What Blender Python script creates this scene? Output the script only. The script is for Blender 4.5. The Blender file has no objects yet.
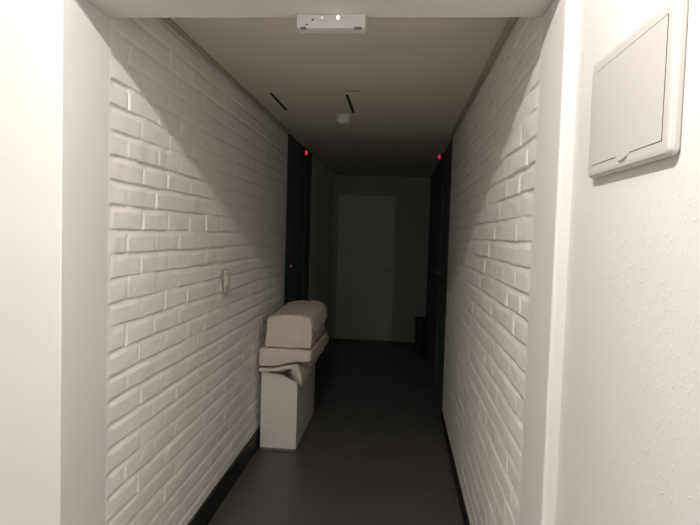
import bpy, bmesh, math, random
import numpy as np
from mathutils import Matrix, Vector

C = bpy.context.scene.collection
EYE = 1.527                      # camera height above the floor

# ------------------------------------------------------------------ camera, world, light, exposure
fw = Vector((-0.084389, 0.995160, -0.050349))
rt = Vector((0.995837, 0.085979, 0.030279))
up = Vector((-0.034462, 0.047584, 0.998273))
cam = bpy.data.cameras.new('camera')
cam.sensor_width = 36.0
cam.lens = 575.89 / 700 * 36.0
cam.clip_start = 0.05
cam_o = bpy.data.objects.new('camera', cam)
C.objects.link(cam_o)
cam_o.matrix_world = Matrix(((rt.x, up.x, -fw.x, 0), (rt.y, up.y, -fw.y, 0), (rt.z, up.z, -fw.z, EYE), (0, 0, 0, 1)))
bpy.context.scene.camera = cam_o

w = bpy.data.worlds.new('world')
bpy.context.scene.world = w
w.use_nodes = True
w.node_tree.nodes['Background'].inputs[0].default_value = (0.5, 0.55, 0.6, 1)
w.node_tree.nodes['Background'].inputs[1].default_value = 0.0

LAMP = Vector((-0.32, 0.52, EYE + 1.045))
ld = bpy.data.lights.new('ceiling_downlight_bulb', 'POINT')
ld.energy = 86
ld.color = (1.0, 0.955, 0.91)
ld.shadow_soft_size = 0.024
lo = bpy.data.objects.new('ceiling_downlight_bulb', ld)
C.objects.link(lo)
lo.location = LAMP

ad_ = bpy.data.lights.new('back_fill', 'AREA')  # added cool area fill behind the viewer, lifts the corridor and its far end
ad_.shape = 'RECTANGLE'
ad_.size, ad_.size_y = 1.5, 1.2
ad_.energy = 9.8
ad_.color = (0.93, 1.0, 0.98)
ao = bpy.data.objects.new('back_fill', ad_)
C.objects.link(ao)
ao.location = (-0.45, -1.93, 1.45)
ao.rotation_euler = (math.radians(90), 0, 0)

vs = bpy.context.scene.view_settings
vs.view_transform = 'Standard'
vs.look = 'None'
vs.gamma = 1
vs.use_curve_mapping = False
vs.exposure = 0.0

# ------------------------------------------------------------------ plan of the place (metres, floor at z = 0)
L, R, R2 = -0.953, 0.407, 0.442
CEIL, SOFFIT, FOYER = EYE + 0.823, EYE + 0.668, EYE + 1.08
D0, D1 = 1.554, 1.813            # the opening: near and far edge of its jambs
DL, DR, DE = 4.768, 4.840, 8.224

# ------------------------------------------------------------------ helpers
def node_mat(name, col, rough=0.6, spec=0.4, bump=None, var=None, metal=0.0, emit=None):
    m = bpy.data.materials.new(name)
    m.use_nodes = True
    nt = m.node_tree
    b = nt.nodes['Principled BSDF']
    b.inputs['Base Color'].default_value = (*col, 1)
    b.inputs['Roughness'].default_value = rough
    b.inputs['Specular IOR Level'].default_value = spec
    b.inputs['Metallic'].default_value = metal
    tc = nt.nodes.new('ShaderNodeTexCoord')
    if var:
        scale, amount = var
        n = nt.nodes.new('ShaderNodeTexNoise')
        n.inputs['Scale'].default_value = scale
        n.inputs['Detail'].default_value = 5
        nt.links.new(tc.outputs['Object'], n.inputs['Vector'])
        r = nt.nodes.new('ShaderNodeValToRGB')
        r.color_ramp.elements[0].position = 0.3
        r.color_ramp.elements[1].position = 0.7
        r.color_ramp.elements[0].color = (*[c * (1 - amount) for c in col], 1)
        r.color_ramp.elements[1].color = (*[min(1, c * (1 + amount)) for c in col], 1)
        nt.links.new(n.outputs['Fac'], r.inputs['Fac'])
        nt.links.new(r.outputs['Color'], b.inputs['Base Color'])
    if bump:
        scale, strength, dist = bump
        n2 = nt.nodes.new('ShaderNodeTexNoise')
        n2.inputs['Scale'].default_value = scale
        n2.inputs['Detail'].default_value = 4
        nt.links.new(tc.outputs['Object'], n2.inputs['Vector'])
        bp = nt.nodes.new('ShaderNodeBump')
        bp.inputs['Strength'].default_value = strength
        bp.inputs['Distance'].default_value = dist
        nt.links.new(n2.outputs['Fac'], bp.inputs['Height'])
        nt.links.new(bp.outputs['Normal'], b.inputs['Normal'])
    if emit:
        b.inputs['Emission Color'].default_value = (*emit[0], 1)
        b.inputs['Emission Strength'].default_value = emit[1]
    return m

WHITE = (0.725, 0.71, 0.692)
M_plaster = node_mat('white_plaster', WHITE, 0.62, 0.3, bump=(60, 0.10, 0.002), var=(2.2, 0.015))
M_brick = node_mat('white_painted_brick', (0.88, 0.85, 0.81), 0.55, 0.35, bump=(130, 0.16, 0.002), var=(9, 0.03))
M_ceil = node_mat('ceiling_paint', (0.70, 0.655, 0.585), 0.8, 0.2, var=(1.5, 0.03))
M_floor = node_mat('dark_grey_vinyl', (0.085, 0.080, 0.074), 0.42, 0.5, bump=(220, 0.08, 0.001), var=(5, 0.10))
M_floor2 = node_mat('pale_bounce_floor', (0.62, 0.57, 0.51), 0.5, 0.35, var=(5, 0.06))  # pale tone invented for the unseen foyer floor, bounces light into the corridor
M_black = node_mat('black_skirting', (0.012, 0.012, 0.012), 0.5, 0.3)
M_blackpanel = node_mat('black_door_paint', (0.095, 0.125, 0.120), 0.6, 0.12)
M_darkwall = node_mat('grey_wall_paint', (0.83, 0.87, 0.83), 0.8, 0.2, var=(3, 0.05))
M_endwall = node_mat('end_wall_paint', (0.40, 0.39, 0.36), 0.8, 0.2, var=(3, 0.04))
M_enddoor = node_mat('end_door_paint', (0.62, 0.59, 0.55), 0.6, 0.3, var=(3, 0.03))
M_cove = node_mat('brown_cove_strip', (0.46, 0.40, 0.34), 0.7, 0.2)
M_panel = node_mat('ivory_plastic', (0.565, 0.552, 0.52), 0.38, 0.45)
M_slot = node_mat('dark_slot', (0.05, 0.045, 0.04), 0.8, 0.1)
M_whiteplastic = node_mat('white_plastic', (0.66, 0.655, 0.645), 0.35, 0.5)
M_greyplastic = node_mat('grey_plastic', (0.20, 0.18, 0.16), 0.5, 0.3)
M_cab = node_mat('white_laminate', (0.69, 0.65, 0.60), 0.5, 0.35, var=(4, 0.02))
M_cloth = node_mat('cream_towelling', (0.60, 0.53, 0.475), 0.95, 0.1, bump=(260, 0.35, 0.003), var=(14, 0.04))
M_cloth2 = node_mat('cream_sheet_cotton', (0.62, 0.55, 0.49), 0.92, 0.1, bump=(180, 0.2, 0.002), var=(14, 0.05))
M_red = node_mat('red_lens', (0.5, 0.02, 0.03), 0.3, 0.5, emit=((1.0, 0.03, 0.07), 0.55))
M_red_dim = node_mat('dim_red_lens', (0.4, 0.03, 0.05), 0.3, 0.5, emit=((1.0, 0.10, 0.16), 0.34))
M_blue = node_mat('blue_lens', (0.02, 0.02, 0.3), 0.3, 0.5, emit=((0.05, 0.04, 1.0), 0.22))
M_led = node_mat('lit_white_lens', (0.9, 0.9, 0.9), 0.3, 0.5, emit=((1.0, 0.98, 0.95), 3.0))
M_led_dim = node_mat('dim_white_lens', (0.9, 0.9, 0.9), 0.3, 0.5, emit=((1.0, 0.98, 0.95), 0.3))
M_steel = node_mat('brushed_steel', (0.45, 0.45, 0.45), 0.35, 0.5, metal=1.0)
M_bin = node_mat('black_bin_plastic', (0.015, 0.016, 0.018), 0.45, 0.4)

# textured plaster with knocked-down specks for the wall that carries the panel
M_rough = node_mat('speckled_plaster', (0.715, 0.70, 0.685), 0.6, 0.3)
nt = M_rough.node_tree
tc = nt.nodes.new('ShaderNodeTexCoord')
n1 = nt.nodes.new('ShaderNodeTexNoise'); n1.inputs['Scale'].default_value = 95; n1.inputs['Detail'].default_value = 3
n2 = nt.nodes.new('ShaderNodeTexNoise'); n2.inputs['Scale'].default_value = 22; n2.inputs['Detail'].default_value = 3
rp = nt.nodes.new('ShaderNodeValToRGB'); rp.color_ramp.elements[0].position = 0.60; rp.color_ramp.elements[1].position = 0.74
ad = nt.nodes.new('ShaderNodeMath'); ad.operation = 'MULTIPLY_ADD'; ad.inputs[1].default_value = 0.35
bp = nt.nodes.new('ShaderNodeBump'); bp.inputs['Strength'].default_value = 0.4; bp.inputs['Distance'].default_value = 0.003
for n in (n1, n2):
    nt.links.new(tc.outputs['Object'], n.inputs['Vector'])
nt.links.new(n1.outputs['Fac'], rp.inputs['Fac'])
nt.links.new(n2.outputs['Fac'], ad.inputs[0])
nt.links.new(rp.outputs['Color'], ad.inputs[2])
nt.links.new(ad.outputs[0], bp.inputs['Height'])
nt.links.new(bp.outputs['Normal'], nt.nodes['Principled BSDF'].inputs['Normal'])


def link(name, bm, mat, parent=None, smooth=False):
    bmesh.ops.recalc_face_normals(bm, faces=bm.faces)
    me = bpy.data.meshes.new(name)
    bm.to_mesh(me)
    bm.free()
    o = bpy.data.objects.new(name, me)
    C.objects.link(o)
    for mm in (mat if isinstance(mat, (list, tuple)) else [mat]):
        me.materials.append(mm)
    if smooth:
        for p in me.polygons:
            p.use_smooth = True
    if parent:
        o.parent = parent
        o.matrix_parent_inverse = parent.matrix_basis.inverted()
    return o

def box(bm, x0, x1, y0, y1, z0, z1, bev=0.0, seg=2):
    r = bmesh.ops.create_cube(bm, size=1.0)
    vs_ = r['verts']
    for v in vs_:
        v.co = Vector((x0 + (v.co.x + .5) * (x1 - x0), y0 + (v.co.y + .5) * (y1 - y0), z0 + (v.co.z + .5) * (z1 - z0)))
    if bev:
        es = list({e for v in vs_ for e in v.link_edges})
        bmesh.ops.bevel(bm, geom=es, offset=bev, segments=seg, profile=0.5, affect='EDGES')
    return bm

def cyl(bm, c, axis, r0, r1, h, seg=28):
    """cone frustum from c along the axis vector"""
    a = Vector(axis).normalized()
    q = Vector((0, 0, 1)).rotation_difference(a).to_matrix().to_4x4()
    bmesh.ops.create_cone(bm, cap_ends=True, segments=seg, radius1=r0, radius2=r1, depth=h,
                          matrix=Matrix.Translation(Vector(c) + a * h / 2) @ q)
    return bm

def lathe(bm, prof, c, axis=(0, 0, 1), seg=36):
    a = Vector(axis).normalized()
    q = Vector((0, 0, 1)).rotation_difference(a).to_matrix()
    rings = []
    for r, h in prof:
        if r < 1e-6:
            rings.append([bm.verts.new(Vector(c) + q @ Vector((0, 0, h)))])
        else:
            rings.append([bm.verts.new(Vector(c) + q @ Vector((r * math.cos(2 * math.pi * k / seg), r * math.sin(2 * math.pi * k / seg), h))) for k in range(seg)])
    for A, B in zip(rings, rings[1:]):
        for k in range(seg):
            k2 = (k + 1) % seg
            if len(A) == 1 and len(B) == 1:
                continue
            if len(A) == 1:
                bm.faces.new((A[0], B[k], B[k2]))
            elif len(B) == 1:
                bm.faces.new((A[k], A[k2], B[0]))
            else:
                bm.faces.new((A[k], A[k2], B[k2], B[k]))
    return bm

def empty(name, loc, label, cat, group=None):
    o = bpy.data.objects.new(name, None)
    o.empty_display_size = 0.05
    C.objects.link(o)
    o.location = loc
    bpy.context.view_layer.update()
    o['label'] = label
    o['category'] = cat
    if group:
        o['group'] = group
    return o

def tag(o, label, cat, group=None):
    o['label'] = label
    o['category'] = cat
    if group:
        o['group'] = group
    return o

def struct(name, bm, mat, parent=None, label=None, cat=None, smooth=False):
    o = link(name, bm, mat, parent, smooth)
    if parent is None:
        o['kind'] = 'structure'
        o['label'] = label
        o['category'] = cat
    return o

def sbox(name, b, mat, label, cat, bev=0.0):
    return struct(name, box(bmesh.new(), *b, bev), mat, None, label, cat)

# ------------------------------------------------------------------ smooth random fields (numpy)
def vnoise(y, z, cell_y, cell_z, seed):
    rng = np.random.default_rng(seed)
    gy, gz = y / cell_y, z / cell_z
    iy, iz = np.floor(gy).astype(int), np.floor(gz).astype(int)
    fy, fz = gy - iy, gz - iz
    fy, fz = fy * fy * (3 - 2 * fy), fz * fz * (3 - 2 * fz)
    iy -= iy.min(); iz -= iz.min()
    g = rng.uniform(-1, 1, (iy.max() + 2, iz.max() + 2))
    return (g[iy, iz] * (1 - fy) * (1 - fz) + g[iy + 1, iz] * fy * (1 - fz) + g[iy, iz + 1] * (1 - fy) * fz + g[iy + 1, iz + 1] * fy * fz)

def smooth(t):
    t = np.clip(t, 0, 1)
    return t * t * (3 - 2 * t)

def brick_wall(name, x_face, side, y0, y1, z0, z1, seed, label):
    """painted brickwork as relief: faces near x_face, joints set back. side = +1 when the room lies towards +x."""
    rng = np.random.default_rng(seed)
    ny, nz = int((y1 - y0) / 0.006), int((z1 - z0) / 0.003)
    Y, Z = np.meshgrid(np.linspace(y0, y1, ny + 1), np.linspace(z0, z1, nz + 1), indexing='ij')
    CH, BL, PH = 0.0825, 0.24, EYE - 0.0105
    zz = Z + 0.0022 * vnoise(Y, Z, 0.13, 0.08, seed + 1) + 0.0012 * vnoise(Y, Z, 0.03, 0.03, seed + 2)
    c = np.floor((zz - PH) / CH).astype(int)
    v = zz - PH - c * CH                                   # height above the joint under this brick
    c0 = c.min(); ci = c - c0
    nc, nj = ci.max() + 1, 24
    off = np.where((np.arange(nc) + c0) % 2 == 0, 2.062, 1.951)
    yw = Y + 0.0015 * vnoise(Y, Z, 0.05, 0.03, seed + 3)
    J = off[:, None] + BL * (np.arange(nj) - 4) + rng.uniform(-0.012, 0.012, (nc, nj))
    j = np.clip(np.round((yw - off[ci]) / BL).astype(int) + 4, 0, nj - 1)
    d = np.abs(yw - J[ci, j])
    brick = np.clip(np.where(yw >= J[ci, j], j, j - 1), 0, nj - 1)
    face = rng.uniform(-0.0016, 0.0016, (nc, nj))[ci, brick]
    tz = rng.uniform(-0.0014, 0.0014, (nc, nj))[ci, brick] * (v / CH - .5) * 2
    hd = rng.choice([0.0008, 0.0022, 0.0036, 0.005], (nc, nj), p=[.15, .25, .3, .3])[ci, j]
    head = hd * (1 - smooth((d - 0.002) / 0.009))
    bdepth = np.clip(0.0060 + 0.0045 * vnoise(Y, Z, 0.30, 0.0825, seed + 4) + 0.0025 * vnoise(Y, Z, 0.08, 0.0825, seed + 8), 0.0012, 0.0105)
    low = 1 - smooth((v - 0.0002) / 0.0034)                # sharp lower arris of the brick above
    top = 1 - smooth((CH - v - 0.002) / 0.026)            # soft upper arris of the brick below
    bed = bdepth * np.maximum(low, top)
    rough = 0.0011 * vnoise(Y, Z, 0.06, 0.04, seed + 5) + 0.0005 * vnoise(Y, Z, 0.02, 0.018, seed + 6)
    h = face + tz + rough - np.maximum(head, bed)
    edge = smooth((Y - y0) / 0.05) * smooth((y1 - Y) / 0.03)                        # blends into the plaster of the jamb
    h = h * edge
    X = x_face + side * h
    V = np.stack([X, Y, Z], -1).reshape(-1, 3)
    idx = np.arange((ny + 1) * (nz + 1)).reshape(ny + 1, nz + 1)
    q = np.stack([idx[:-1, :-1], idx[1:, :-1], idx[1:, 1:], idx[:-1, 1:]], -1).reshape(-1, 4)
    if side < 0:
        q = q[:, ::-1]
    # body of the wall behind the relief
    bx0 = x_face - side * 0.012
    n0 = len(V)
    bk = x_face - side * 0.115
    back = np.array([[bk, y0, z0], [bk, y1, z0], [bk, y1, z1], [bk, y0, z1]])
    V = np.vstack([V, back])
    me = bpy.data.meshes.new(name)
    faces = [tuple(r) for r in q]
    faces.append((n0, n0 + 3, n0 + 2, n0 + 1) if side > 0 else (n0, n0 + 1, n0 + 2, n0 + 3))
    base = len(V)
    for e, (a, b) in zip((idx[:, 0], idx[-1, :], idx[::-1, -1], idx[0, ::-1]), ((0, 1), (1, 2), (2, 3), (3, 0))):
        V = np.vstack([V, V[e]])                           # own rim, so the shading of the face stays clean at its border
        f = list(range(base, base + len(e)))[::-1] + [n0 + a, n0 + b]
        base += len(e)
        faces.append(tuple(f if side > 0 else f[::-1]))
    me.from_pydata(V.tolist(), [], faces)
    me.polygons.foreach_set('use_smooth', np.array([True] * len(q) + [False] * (len(faces) - len(q))))
    me.materials.append(M_brick)
    o = bpy.data.objects.new(name, me)
    C.objects.link(o)
    o['kind'] = 'structure'
    o['label'] = label
    o['category'] = 'wall'
    return o

# ------------------------------------------------------------------ the setting
sbox('floor', (-2.4, 0.9, D0 + .05, DE + 0.1, -0.06, 0.0), M_floor, 'dark grey vinyl floor of the corridor', 'floor')
sbox('floor_foyer', (-2.4, 0.9, -2.0, D0 + .05, -0.06, 0.0), M_floor2, 'unseen floor in front of the corridor opening, made pale to bounce light', 'floor')
sbox('ceiling_corridor', (L - .10, R + .10, D1 + .001, DE + 0.1, CEIL, CEIL + 0.05), M_ceil, 'beige painted corridor ceiling beyond the white beam', 'ceiling')
sbox('ceiling_foyer', (-2.4, 0.9, -2.0, D0, FOYER, FOYER + 0.05), M_plaster, 'white ceiling in front of the corridor opening', 'ceiling')
brick_wall('wall_left', L, 1, D1, DL, 0.0, CEIL, 11, 'long white painted brick wall left of the corridor')
brick_wall('wall_right', R, -1, D1, DR, 0.0, CEIL, 37, 'long white painted brick wall right of the corridor')

# opening: jambs and the beam over it
def jamb(name, x0, x1, xe, bev, label):
    bm = box(bmesh.new(), x0, x1, D0, D1, 0, FOYER)
    es = [e for e in bm.edges if all(abs(v.co.x - xe) < 1e-5 and abs(v.co.y - D0) < 1e-5 for v in e.verts)]
    bmesh.ops.bevel(bm, geom=es, offset=bev, segments=4, profile=0.5, affect='EDGES')
    struct(name, bm, M_plaster, None, label, 'wall')
jamb('wall_front_left', -2.4, L, L, .004, 'smooth white plaster wall and jamb left of the opening')
jamb('wall_front_right', R, .62, R, .010, 'narrow smooth white jamb right of the opening')
sbox('trim_beam', (L, R, D0, D1, SOFFIT, FOYER), M_plaster, 'white beam across the top of the corridor opening', 'beam', 0.002)
sbox('wall_foyer_right', (R2, 0.62, -2.0, D0 - .0005, 0, FOYER), M_rough, 'speckled white plaster wall that carries the ivory panel', 'wall')
sbox('wall_foyer_left', (-2.5, -2.4, -2.0, D1, 0, FOYER), M_plaster, 'white plaster wall at the far left outside the picture', 'wall')
sbox('wall_foyer_back', (-2.5, 0.62, -2.1, -2.0, 0, FOYER), M_plaster, 'white plaster wall behind the viewer', 'wall')

# added window frame behind the viewer, unseen, set round the fill light
wb = bmesh.new()
for b in ((-1.25, -1.19, .80, 2.10), (.29, .35, .80, 2.10), (-1.19, .29, .80, .86), (-1.19, .29, 2.04, 2.10), (-.475, -.425, .86, 2.04)):
    box(wb, b[0], b[1], -2.0, -1.955, b[2], b[3], .004)
win = struct('added_window_1', wb, M_plaster, None, 'added white window frame behind the viewer, set round the fill light', 'window')
link('added_window_sill', box(bmesh.new(), -1.32, .42, -2.0, -1.90, .76, .798, .004), M_plaster, win)

# cove strips where the brick meets the ceiling
sbox('trim_left', (L, L + 0.026, D1 + .002, DL, CEIL - 0.010, CEIL), M_cove, 'thin brown strip between left brick wall and ceiling', 'trim')
sbox('trim_right', (R - 0.026, R, D1 + .002, DR, CEIL - 0.010, CEIL), M_cove, 'thin brown strip between right brick wall and ceiling', 'trim')
sbox('baseboard_left', (L, L + 0.014, D1 + .002, DL, 0, 0.132), M_black, 'black baseboard along the left brick wall', 'baseboard', 0.002)
sbox('baseboard_right', (R - 0.014, R, D1 + .002, DR, 0, 0.065), M_black, 'black baseboard along the right brick wall', 'baseboard', 0.002)

# deep end of the corridor: a black door recess on either side, dark plaster behind it
YB = 6.12
sbox('wall_left_far', (L - .12, L, YB, DE, 0, CEIL), M_darkwall, 'dark grey wall beyond the black door on the left', 'wall')
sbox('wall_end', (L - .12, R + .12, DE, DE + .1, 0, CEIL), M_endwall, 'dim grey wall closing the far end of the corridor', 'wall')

def black_side(name, xs, side, y0, y1, door_y, label, handle_y=None):
    """full-height black joinery panel with a flush door leaf set in it"""
    bm = bmesh.new()
    a, b = door_y
    def bx(y0_, y1_, z0_, z1_, dep0, dep1, bev=.002):
        lo_, hi_ = sorted((xs - side * dep0, xs - side * dep1))
        box(bm, lo_, hi_, y0_, y1_, z0_, z1_, bev)
    bx(y0, a, 0, CEIL, .002, .11)
    bx(b, y1, 0, CEIL, .002, .11)
    bx(a, b, 2.06, CEIL, .002, .11)
    o = struct(name, bm, M_blackpanel, None, label, 'door')
    bm = bmesh.new()
    bx(a + .004, b - .004, .006, 2.055, .007, .062)
    leaf = link('door_leaf', bm, M_blackpanel, o)
    return o, leaf

door_l, leaf_l = black_side('door_2', L, 1, DL + .002, YB, (4.86, 5.76), 'black door in a black surround left, past the brick wall')
door_r, leaf_r = black_side('door_3', R, -1, DR + .002, 6.30, (4.93, 5.83), 'black door in a black surround right, nearest behind the brick wall')
door_q, leaf_q = black_side('door_4', R, -1, 6.30, DE, (6.95, 7.90), 'black door on the right beside the far end wall')

# lever handle on the right black door, lock with a blue lamp on the farther one, lock with a red lamp on the left
def lever(parent, x, side, y, z, dirn):
    bm = bmesh.new()
    cyl(bm, (x, y, z), (side, 0, 0), .024, .024, .008)
    cyl(bm, (x, y, z), (side, 0, 0), .009, .009, .045, 16)
    cyl(bm, (x + side * .042, y, z), (0, dirn, 0), .009, .008, .12, 16)
    h = link('door_handle', bm, M_steel, parent, True)
    h['label'] = 'steel lever handle'
lever(leaf_r, R + .007, -1, 5.755, EYE - .352, -1)

def lock(parent, x, side, y, z, mat, lab, lz):
    o = link('door_lock', box(bmesh.new(), *sorted((x, x + side * .016)), y - .035, y + .035, z - .11, z + .07, .005), M_bin, parent)
    o['label'] = lab
    l_ = link('lamp_lens', lathe(bmesh.new(), [(0.0105, 0), (.0095, .004), (.005, .0065), (0, .007)], (x + side * .016, y, z + lz), (side, 0, 0), 16), mat, o, True)
lock(leaf_l, L - .007, 1, 4.985, EYE - .305, M_red_dim, 'black lock plate with a small red lamp', .005)
lock(leaf_q, R + .007, -1, 7.80, EYE - .335, M_blue, 'black lock plate with a faint blue lamp', .01)

# far door in the end wall
dm = bmesh.new()
box(dm, -.925, -.885, DE - .014, DE - .0005, 0, 2.115, .003)
box(dm, -.065, -.025, DE - .014, DE - .0005, 0, 2.115, .003)
box(dm, -.885, -.065, DE - .014, DE - .0005, 2.075, 2.115, .003)
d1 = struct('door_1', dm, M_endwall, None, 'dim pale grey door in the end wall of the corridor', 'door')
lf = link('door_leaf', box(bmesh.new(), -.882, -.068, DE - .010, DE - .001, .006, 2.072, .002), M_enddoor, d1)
bm = bmesh.new()
cyl(bm, (-.105, DE - .010, 1.03), (0, -1, 0), .024, .024, .008)
cyl(bm, (-.105, DE - .010, 1.03), (0, -1, 0), .009, .009, .045, 16)
cyl(bm, (-.105, DE - .052, 1.03), (-1, 0, 0), .009, .008, .11, 16)
link('door_handle', bm, M_enddoor, lf, True)

# ------------------------------------------------------------------ ivory distribution panel on the right wall
P = empty('distribution_panel', (R2, 1.16, EYE + .145), 'ivory wall panel with a flat hinged door on the speckled white wall', 'electrical panel')
py0, py1, pz0, pz1 = .966, 1.372, EYE + .141, EYE + .400
bm = bmesh.new()
xf = R2 - .020
def ring(x, ins):
    y0_, y1_, z0_, z1_ = py0 + ins, py1 - ins, pz0 + ins, pz1 - ins
    rc = .012
    out = []
    for (cy_, cz_, a0) in ((y1_ - rc, z1_ - rc, 0), (y0_ + rc, z1_ - rc, 90), (y0_ + rc, z0_ + rc, 180), (y1_ - rc, z0_ + rc, 270)):
        for k in range(5):
            a = math.radians(a0 + 22.5 * k)
            out.append(bm.verts.new((x, cy_ + rc * math.cos(a), cz_ + rc * math.sin(a))))
    return out
rings = [ring(R2, 0.004), ring(R2 - .004, 0.0005), ring(R2 - .010, 0.0), ring(R2 - .016, .002), ring(R2 - .0188, .005), ring(xf, .012)]
for A, B in zip(rings, rings[1:]):
    for k in range(len(A)):
        k2 = (k + 1) % len(A)
        bm.faces.new((A[k], A[k2], B[k2], B[k]))
bm.faces.new(rings[-1])
bm.faces.new(rings[0][::-1])
body = link('panel_body', bm, M_panel, P, False)
dy0, dy1, dz0, dz1 = .993, 1.335, EYE + .1675, EYE + .3705
# dark joint round the door: top and bottom gap, thinner upright on the near side
bm = bmesh.new()
box(bm, xf - .0006, xf + .002, dy0 - .0010, dy1 + .0006, dz1 - .0002, dz1 + .0016)
box(bm, xf - .0006, xf + .002, dy0 - .0010, dy1 + .0006, dz0 - .0008, dz0 + .0002)
box(bm, xf - .0006, xf + .002, dy0 - .0016, dy0 + .0002, dz0, dz1)
link('panel_joint', bm, M_slot, P)
pdoor = link('panel_door', box(bmesh.new(), xf - .0012, xf + .002, dy0, dy1, dz0, dz1, .0004), M_panel, P)
bm = bmesh.new()
pts = [(math.cos(math.radians(180 + 15 * k)) * .032, math.sin(math.radians(180 + 15 * k)) * .0155) for k in range(13)]
lo_r = [bm.verts.new((xf - .0005, 1.158 + a, dz0 + .002 + b)) for a, b in pts]
hi_r = [bm.verts.new((xf - .0042, 1.158 + a * .82, dz0 + .002 + b * .82)) for a, b in pts]
bm.faces.new(hi_r)
for k in range(12):
    bm.faces.new((lo_r[k], lo_r[k + 1], hi_r[k + 1], hi_r[k]))
bm.faces.new((lo_r[12], lo_r[0], hi_r[0], hi_r[12]))
bm.faces.new(lo_r[::-1])
link('door_latch', bm, M_panel, pdoor)

# ------------------------------------------------------------------ white emergency light under the beam
E_ = empty('emergency_light', (-.2325, 1.785, SOFFIT), 'white slim box with small lamps under the white beam', 'emergency light')
ex0, ex1, ey0, ey1, ez0, ez1 = -.338, -.127, 1.781, 1.831, EYE + .6255, SOFFIT
link('housing', box(bmesh.new(), ex0, ex1, ey0, ey1, ez0, ez1, .003), M_whiteplastic, E_)
for lx, lz, mm, rr in ((-.259, .6560, M_led_dim, .0040), (-.2105, .6560, M_led, .0048)):
    hb = link('lamp_bezel', cyl(bmesh.new(), (lx, ey0, EYE + lz), (0, -1, 0), rr + .002, rr + .0015, .002, 24), M_whiteplastic, E_)
    link('lamp_lens', lathe(bmesh.new(), [(rr, 0), (rr * .85, .002), (rr * .5, .0034), (0, .004)], (lx, ey0 - .002, EYE + lz), (0, -1, 0), 20), mm, hb, True)
for lx, lz, rr in ((-.2885, .650, .0032), (-.3065, .6355, .0026), (-.1985, .6560, .0018)):
    s_ = link('test_hole', cyl(bmesh.new(), (lx, ey0 + .001, EYE + lz), (0, -1, 0), rr, rr, .0016, 14), M_slot, E_)
for xa, xb in ((-.326, -.309), (-.160, -.138)):
    link('clip', box(bmesh.new(), xa, xb, ey0 - .001, ey0 + .012, ez0 - .0015, ez0 + .004, .0008), M_greyplastic, E_)

# ------------------------------------------------------------------ ceiling hatch and detector
H_ = empty('ceiling_hatch', (-.57, 3.66, CEIL), 'flush beige ceiling hatch with two dark slots', 'hatch')
link('hatch_panel', box(bmesh.new(), -.775, -.355, 3.455, 3.93, CEIL - .0008, CEIL + .004), M_ceil, H_)
link('joint', box(bmesh.new(), -.66, -.39, 3.449, 3.4545, CEIL - .0012, CEIL + .003), M_cove, H_)
for xa, xb, ya, yb in ((-.802, -.787, 3.43, 3.89), (-.350, -.333, 3.45, 3.94)):
    link('slot', box(bmesh.new(), xa, xb, ya, yb, CEIL - .005, CEIL + .003), M_slot, H_)['label'] = 'dark slot'
link('front_strip', box(bmesh.new(), -.345, -.262, 3.345, 3.372, CEIL - .004, CEIL + .003, .001), M_cove, H_)

S_ = empty('smoke_detector', (-.415, 4.05, CEIL), 'small white round detector hanging from the ceiling by the hatch', 'smoke detector')
sc_ = (-.418, 4.05, CEIL)
link('detector_base', lathe(bmesh.new(), [(0, 0), (.058, 0), (.060, .004), (.059, .014), (.054, .018), (0, .018)], sc_, (0, 0, -1)), M_whiteplastic, S_, True)
link('detector_dome', lathe(bmesh.new(), [(.050, .0185), (.052, .028), (.049, .042), (.040, .054), (.022, .061), (0, .063)], sc_, (0, 0, -1)), M_whiteplastic, S_, True)

# ------------------------------------------------------------------ small switch box on the left brick wall
W_ = empty('switch_box', (L, 3.05, EYE - .28), 'small flat switch box fixed to the left brick wall', 'switch')
link('mounting_box', box(bmesh.new(), L - .004, L + .017, 3.040, 3.130, EYE - .342, EYE - .218, .001), M_greyplastic, W_)
link('cover_plate', box(bmesh.new(), L + .016, L + .0195, 3.040, 3.130, EYE - .342, EYE - .218, .001), M_cab, W_)
link('rocker', box(bmesh.new(), L + .019, L + .0225, 3.062, 3.108, EYE - .305, EYE - .255, .0015), M_cab, W_)

# ------------------------------------------------------------------ red lamps above the black doors
def call_lamp(x, side, y, z, label):
    t = empty('indicator_lamp', (x, y, z), label, 'indicator lamp', 'red lamps above the black doors')
    link('lamp_housing', box(bmesh.new(), *sorted((x - side * .004, x + side * .030)), y - .06, y + .06, z - .035, z + .035, .006), M_bin, t)
    link('lamp_lens', lathe(bmesh.new(), [(.024, 0), (.023, .008), (.017, .018), (.008, .023), (0, .024)], (x + side * .030, y - .0, z), (side * .6, -.8, 0), 20), M_red, t, True)
call_lamp(L, 1, 5.48, EYE + .755, 'small red lamp high on the left, above the black door')
call_lamp(R, -1, 5.86, EYE + .79, 'small red lamp high on the right, above the black doors')

# ------------------------------------------------------------------ dark bin at the far right end
B_ = empty('waste_bin', (.325, 8.05, 0), 'black waste bin on the floor at the far right corner', 'bin')
def rrect(bm, cx_, cy_, hw, hd, z, rc=.03, n=5):
    out = []
    for sx, sy, a0 in ((1, 1, 0), (-1, 1, 90), (-1, -1, 180), (1, -1, 270)):
        for k in range(n):
            a = math.radians(a0 + 90 * k / (n - 1))
            out.append(bm.verts.new((cx_ + sx * (hw - rc) + rc * math.cos(a), cy_ + sy * (hd - rc) + rc * math.sin(a), z)))
    return out
def loft(bm, rings, close_last=True):
    for A, B in zip(rings, rings[1:]):
        for k in range(len(A)):
            k2 = (k + 1) % len(A)
            bm.faces.new((A[k], A[k2], B[k2], B[k]))
    bm.faces.new(rings[0][::-1])
    if close_last:
        bm.faces.new(rings[-1])
    return bm
bm = bmesh.new()
loft(bm, [rrect(bm, .325, 8.05, a, b, z) for a, b, z in ((.055, .10, 0), (.066, .125, .36), (.060, .119, .36), (.050, .095, .02))])
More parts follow.
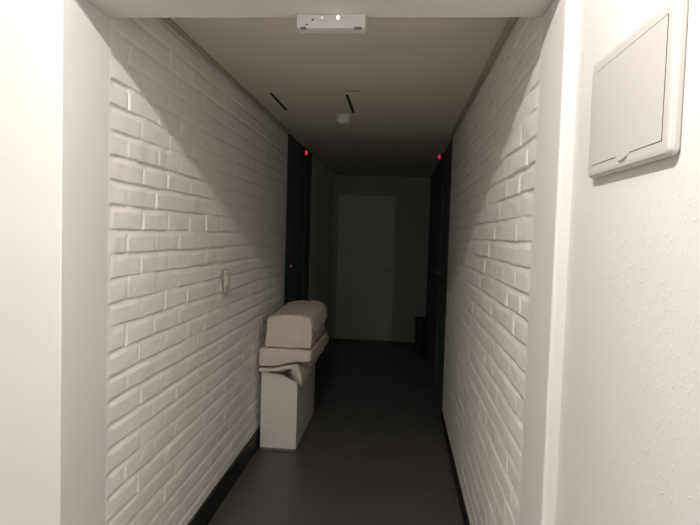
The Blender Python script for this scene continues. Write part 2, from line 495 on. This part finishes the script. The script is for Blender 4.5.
link('bin_body', bm, M_bin, B_)
bm = bmesh.new()
loft(bm, [rrect(bm, .325, 8.05, a, b, z) for a, b, z in ((.071, .130, .355), (.072, .131, .375), (.060, .119, .38), (.060, .119, .357))])
link('bin_rim', bm, M_bin, B_)

# ------------------------------------------------------------------ narrow white cabinet with folded linen on it
CX0, CX1, CY0, CY1, CZ = -.922, -.668, 3.885, 4.74, .550
K = empty('white_cabinet', (-.795, 4.31, 0), 'narrow white cabinet on the floor against the left brick wall', 'cabinet')
link('carcass', box(bmesh.new(), CX0, CX1, CY0 + .016, CY1, .012, CZ, .003), M_cab, K)
link('front_panel', box(bmesh.new(), CX0, CX1, CY0, CY0 + .0155, .018, CZ, .003), M_cab, K)
link('plinth', box(bmesh.new(), CX0 + .008, CX1 - .008, CY0 + .012, CY1 - .01, 0, .0125), M_greyplastic, K)

rs = np.random.default_rng(5)
def section_slab(name, mat, prof, ys, wob=.003, seed=1, front_round=.02, parent=None, zfun=None):
    """closed cross-section (x, z) swept along y; ends rounded in; small waves so it reads as cloth"""
    bm = bmesh.new()
    rng = np.random.default_rng(seed)
    P_ = np.array(prof, float)
    n = len(P_)
    cen = P_.mean(0)
    ph = rng.uniform(0, 6.28, 6)
    rings = []
    for i, y in enumerate(ys):
        u = (y - ys[0]) / (ys[-1] - ys[0])
        e = min(y - ys[0], ys[-1] - y)
        s = 1.0 if e > front_round else 1 - .0 * 1
        k = max(0, 1 - e / front_round)
        shrink = front_round * (1 - math.sqrt(max(0, 1 - k * k)))
        ring_ = []
        for q in range(n):
            x, z = P_[q]
            dx, dz = cen[0] - x, cen[1] - z
            ln = math.hypot(dx, dz) + 1e-9
            sx = x + dx / ln * min(shrink, ln * .9)
            sz = z + dz / ln * min(shrink, ln * .9)
            wv = wob * (math.sin(9 * u + ph[0] + q * .35) + .6 * math.sin(23 * u + ph[1] + q * .8) + .5 * math.sin(4 * x * 9 + ph[2]))
            sz += wv * .7
            sx += wv * .5
            if zfun:
                sx, sz = zfun(sx, sz, u)
            ring_.append(bm.verts.new((sx, y, sz)))
        rings.append(ring_)
    for A, B in zip(rings, rings[1:]):
        for q in range(n):
            q2 = (q + 1) % n
            bm.faces.new((A[q], A[q2], B[q2], B[q]))
    for rg in (rings[0][::-1], rings[-1]):
        c_ = sum((v.co for v in rg), Vector()) / n
        cv = bm.verts.new(c_)
        for q in range(n):
            bm.faces.new((rg[q], rg[(q + 1) % n], cv))
    return link(name, bm, mat, parent, True)

def rsec(x0, x1, z0, z1, rc, bulge_top=0.0, n=8, m=14):
    """rounded rectangle section, top bowed up by bulge_top"""
    out = []
    def arc(cx_, cz_, a0, r_=rc):
        for k in range(n):
            a = math.radians(a0 + 90 * k / (n - 1))
            out.append((cx_ + r_ * math.cos(a), cz_ + r_ * math.sin(a)))
    def seg_(p, q):
        for k in range(1, m):
            t = k / m
            out.append((p[0] + (q[0] - p[0]) * t, p[1] + (q[1] - p[1]) * t))
    arc(x1 - rc, z1 - rc, 0)
    seg_((x1 - rc, z1), (x0 + rc, z1))
    arc(x0 + rc, z1 - rc, 90)
    seg_((x0, z1 - rc), (x0, z0 + rc))
    arc(x0 + rc, z0 + rc, 180)
    seg_((x0 + rc, z0), (x1 - rc, z0))
    arc(x1 - rc, z0 + rc, 270)
    seg_((x1, z0 + rc), (x1, z1 - rc))
    res = []
    for x, z in out:
        t = (x - x0) / (x1 - x0)
        zz = z + bulge_top * (1 - (2 * t - 1) ** 2) * ((z - z0) / (z1 - z0))
        res.append((x, zz))
    return res

def ysteps(a, b, r, n=26):
    e = [a + r * t for t in (0, .04, .12, .25, .45, .7)]
    f = [b - r * t for t in (.7, .45, .25, .12, .04, 0)]
    return e + [a + r + (b - a - 2 * r) * k / n for k in range(n + 1)] + f

# lower sheet: lies on the cabinet, its right edge sags over the side, most at the near corner
def sag(x, z, u):
    t = max(0.0, (x - (CX1 + .004)) / .075)
    r = smooth(np.array([(x + .86) / .20]))[0]
    if z > CZ + .022:
        z += .040 * float(r) * (1 - .7 * u)
    drop = .098 * (1 - u) ** 1.3 * min(1.4, t) ** 1.1
    return x - .048 * (1 - u) * min(1.3, t), z - drop + .006 * math.sin(u * 19) * t
o = section_slab('folded_sheet', M_cloth2, rsec(-.938, -.590, CZ + .0045, CZ + .034, .012, 0), ysteps(CY0 - .024, CY1 - .01, .012, 40), .0018, 3, .012, zfun=sag)
tag(o, 'bottom cream sheet on the white cabinet, its right edge hanging down', 'folded sheet', 'folded linen on the white cabinet')

# middle folded blanket
def lift(x, z, u):
    t = float(smooth(np.array([(x + .86) / .22]))[0])
    low_ = max(0.0, min(1.0, (CZ + .165 - z) / .125))
    s_ = max(0.0, (x + .66) / .10)
    return x + .012 * u * t, z + .046 * t * low_ * (1 - .7 * u) - .010 * s_ * u
o = section_slab('folded_blanket', M_cloth2, rsec(-.943, -.575, CZ + .042, CZ + .172, .026, .0), ysteps(CY0 - .030, CY1 - .01, .026, 34), .0024, 8, .026, zfun=lift)
tag(o, 'middle cream folded blanket between hanging sheet and thick top bundle', 'folded blanket', 'folded linen on the white cabinet')

# top bundle: thick, square-fronted, bowed top, a flap folded over on its right
T0 = CZ + .178
TB1 = 4.57
tb = empty('towel_bundle', (-.74, 4.3, T0), 'thick cream folded towel bundle with bowed top, topmost on the white cabinet', 'towel bundle', 'folded linen on the white cabinet')
def flare(x, z, u):
    t = (z - T0) / .2
    return x - .014 * max(0, 1 - 2 * t) * (1 if x < -.74 else -.2) + .006 * (x > -.66) * math.sin(3.1 * min(1, max(0, t))), z + .022 * u * min(1, max(0, t))
section_slab('bundle_core', M_cloth, rsec(-.890, -.580, T0, T0 + .203, .022, .027), ysteps(CY0 - .020, TB1, .014, 30), .0018, 21, .014, parent=tb, zfun=flare)
# flap: a thin strip of cloth over the right shoulder
def strip(name, pts, ya, yb, th, mat, parent, amp, seed):
    bm = bmesh.new()
    rng = np.random.default_rng(seed)
    ph = rng.uniform(0, 6.28, 4)
    M_ = 30
    rows = []
    for i in range(M_ + 1):
        u = i / M_
        y = ya + (yb - ya) * u
        row = []
        for q, (x, z) in enumerate(pts):
            t = q / (len(pts) - 1)
            row.append(bm.verts.new((x + amp * t * (math.sin(11 * u + ph[0]) + .4 * math.sin(27 * u + ph[1])) + .004 * t * u, y, z + .022 * u - .014 * t * math.sin(3.1 * u + ph[2]) * t)))
        rows.append(row)
    for A, B in zip(rows, rows[1:]):
        for q in range(len(pts) - 1):
            bm.faces.new((A[q], A[q + 1], B[q + 1], B[q]))
    o_ = link(name, bm, mat, parent, True)
    sd = o_.modifiers.new('thickness', 'SOLIDIFY')
    sd.thickness = th
    sd.offset = 1.0
    ss = o_.modifiers.new('soften', 'SUBSURF')
    ss.levels = ss.render_levels = 1
    return o_
fp = [(-.69, T0 + .2315), (-.655, T0 + .2265), (-.625, T0 + .219), (-.598, T0 + .210), (-.581, T0 + .196), (-.574, T0 + .175), (-.571, T0 + .155), (-.567, T0 + .13), (-.560, T0 + .112)]
strip('folded_flap', fp, CY0 - .004, TB1 + .01, .006, M_cloth, tb, .003, 4)

# ------------------------------------------------------------------ downlight fitting on the foyer ceiling (the lamp that lights the place)
G_ = empty('ceiling_downlight', (LAMP.x, LAMP.y, FOYER), 'white round ceiling downlight in front of the corridor opening', 'ceiling light')
link('fitting', lathe(bmesh.new(), [(0, -.0), (.075, 0), (.075, .004), (.060, .006), (0, .006)], (LAMP.x, LAMP.y, FOYER), (0, 0, -1)), M_whiteplastic, G_)
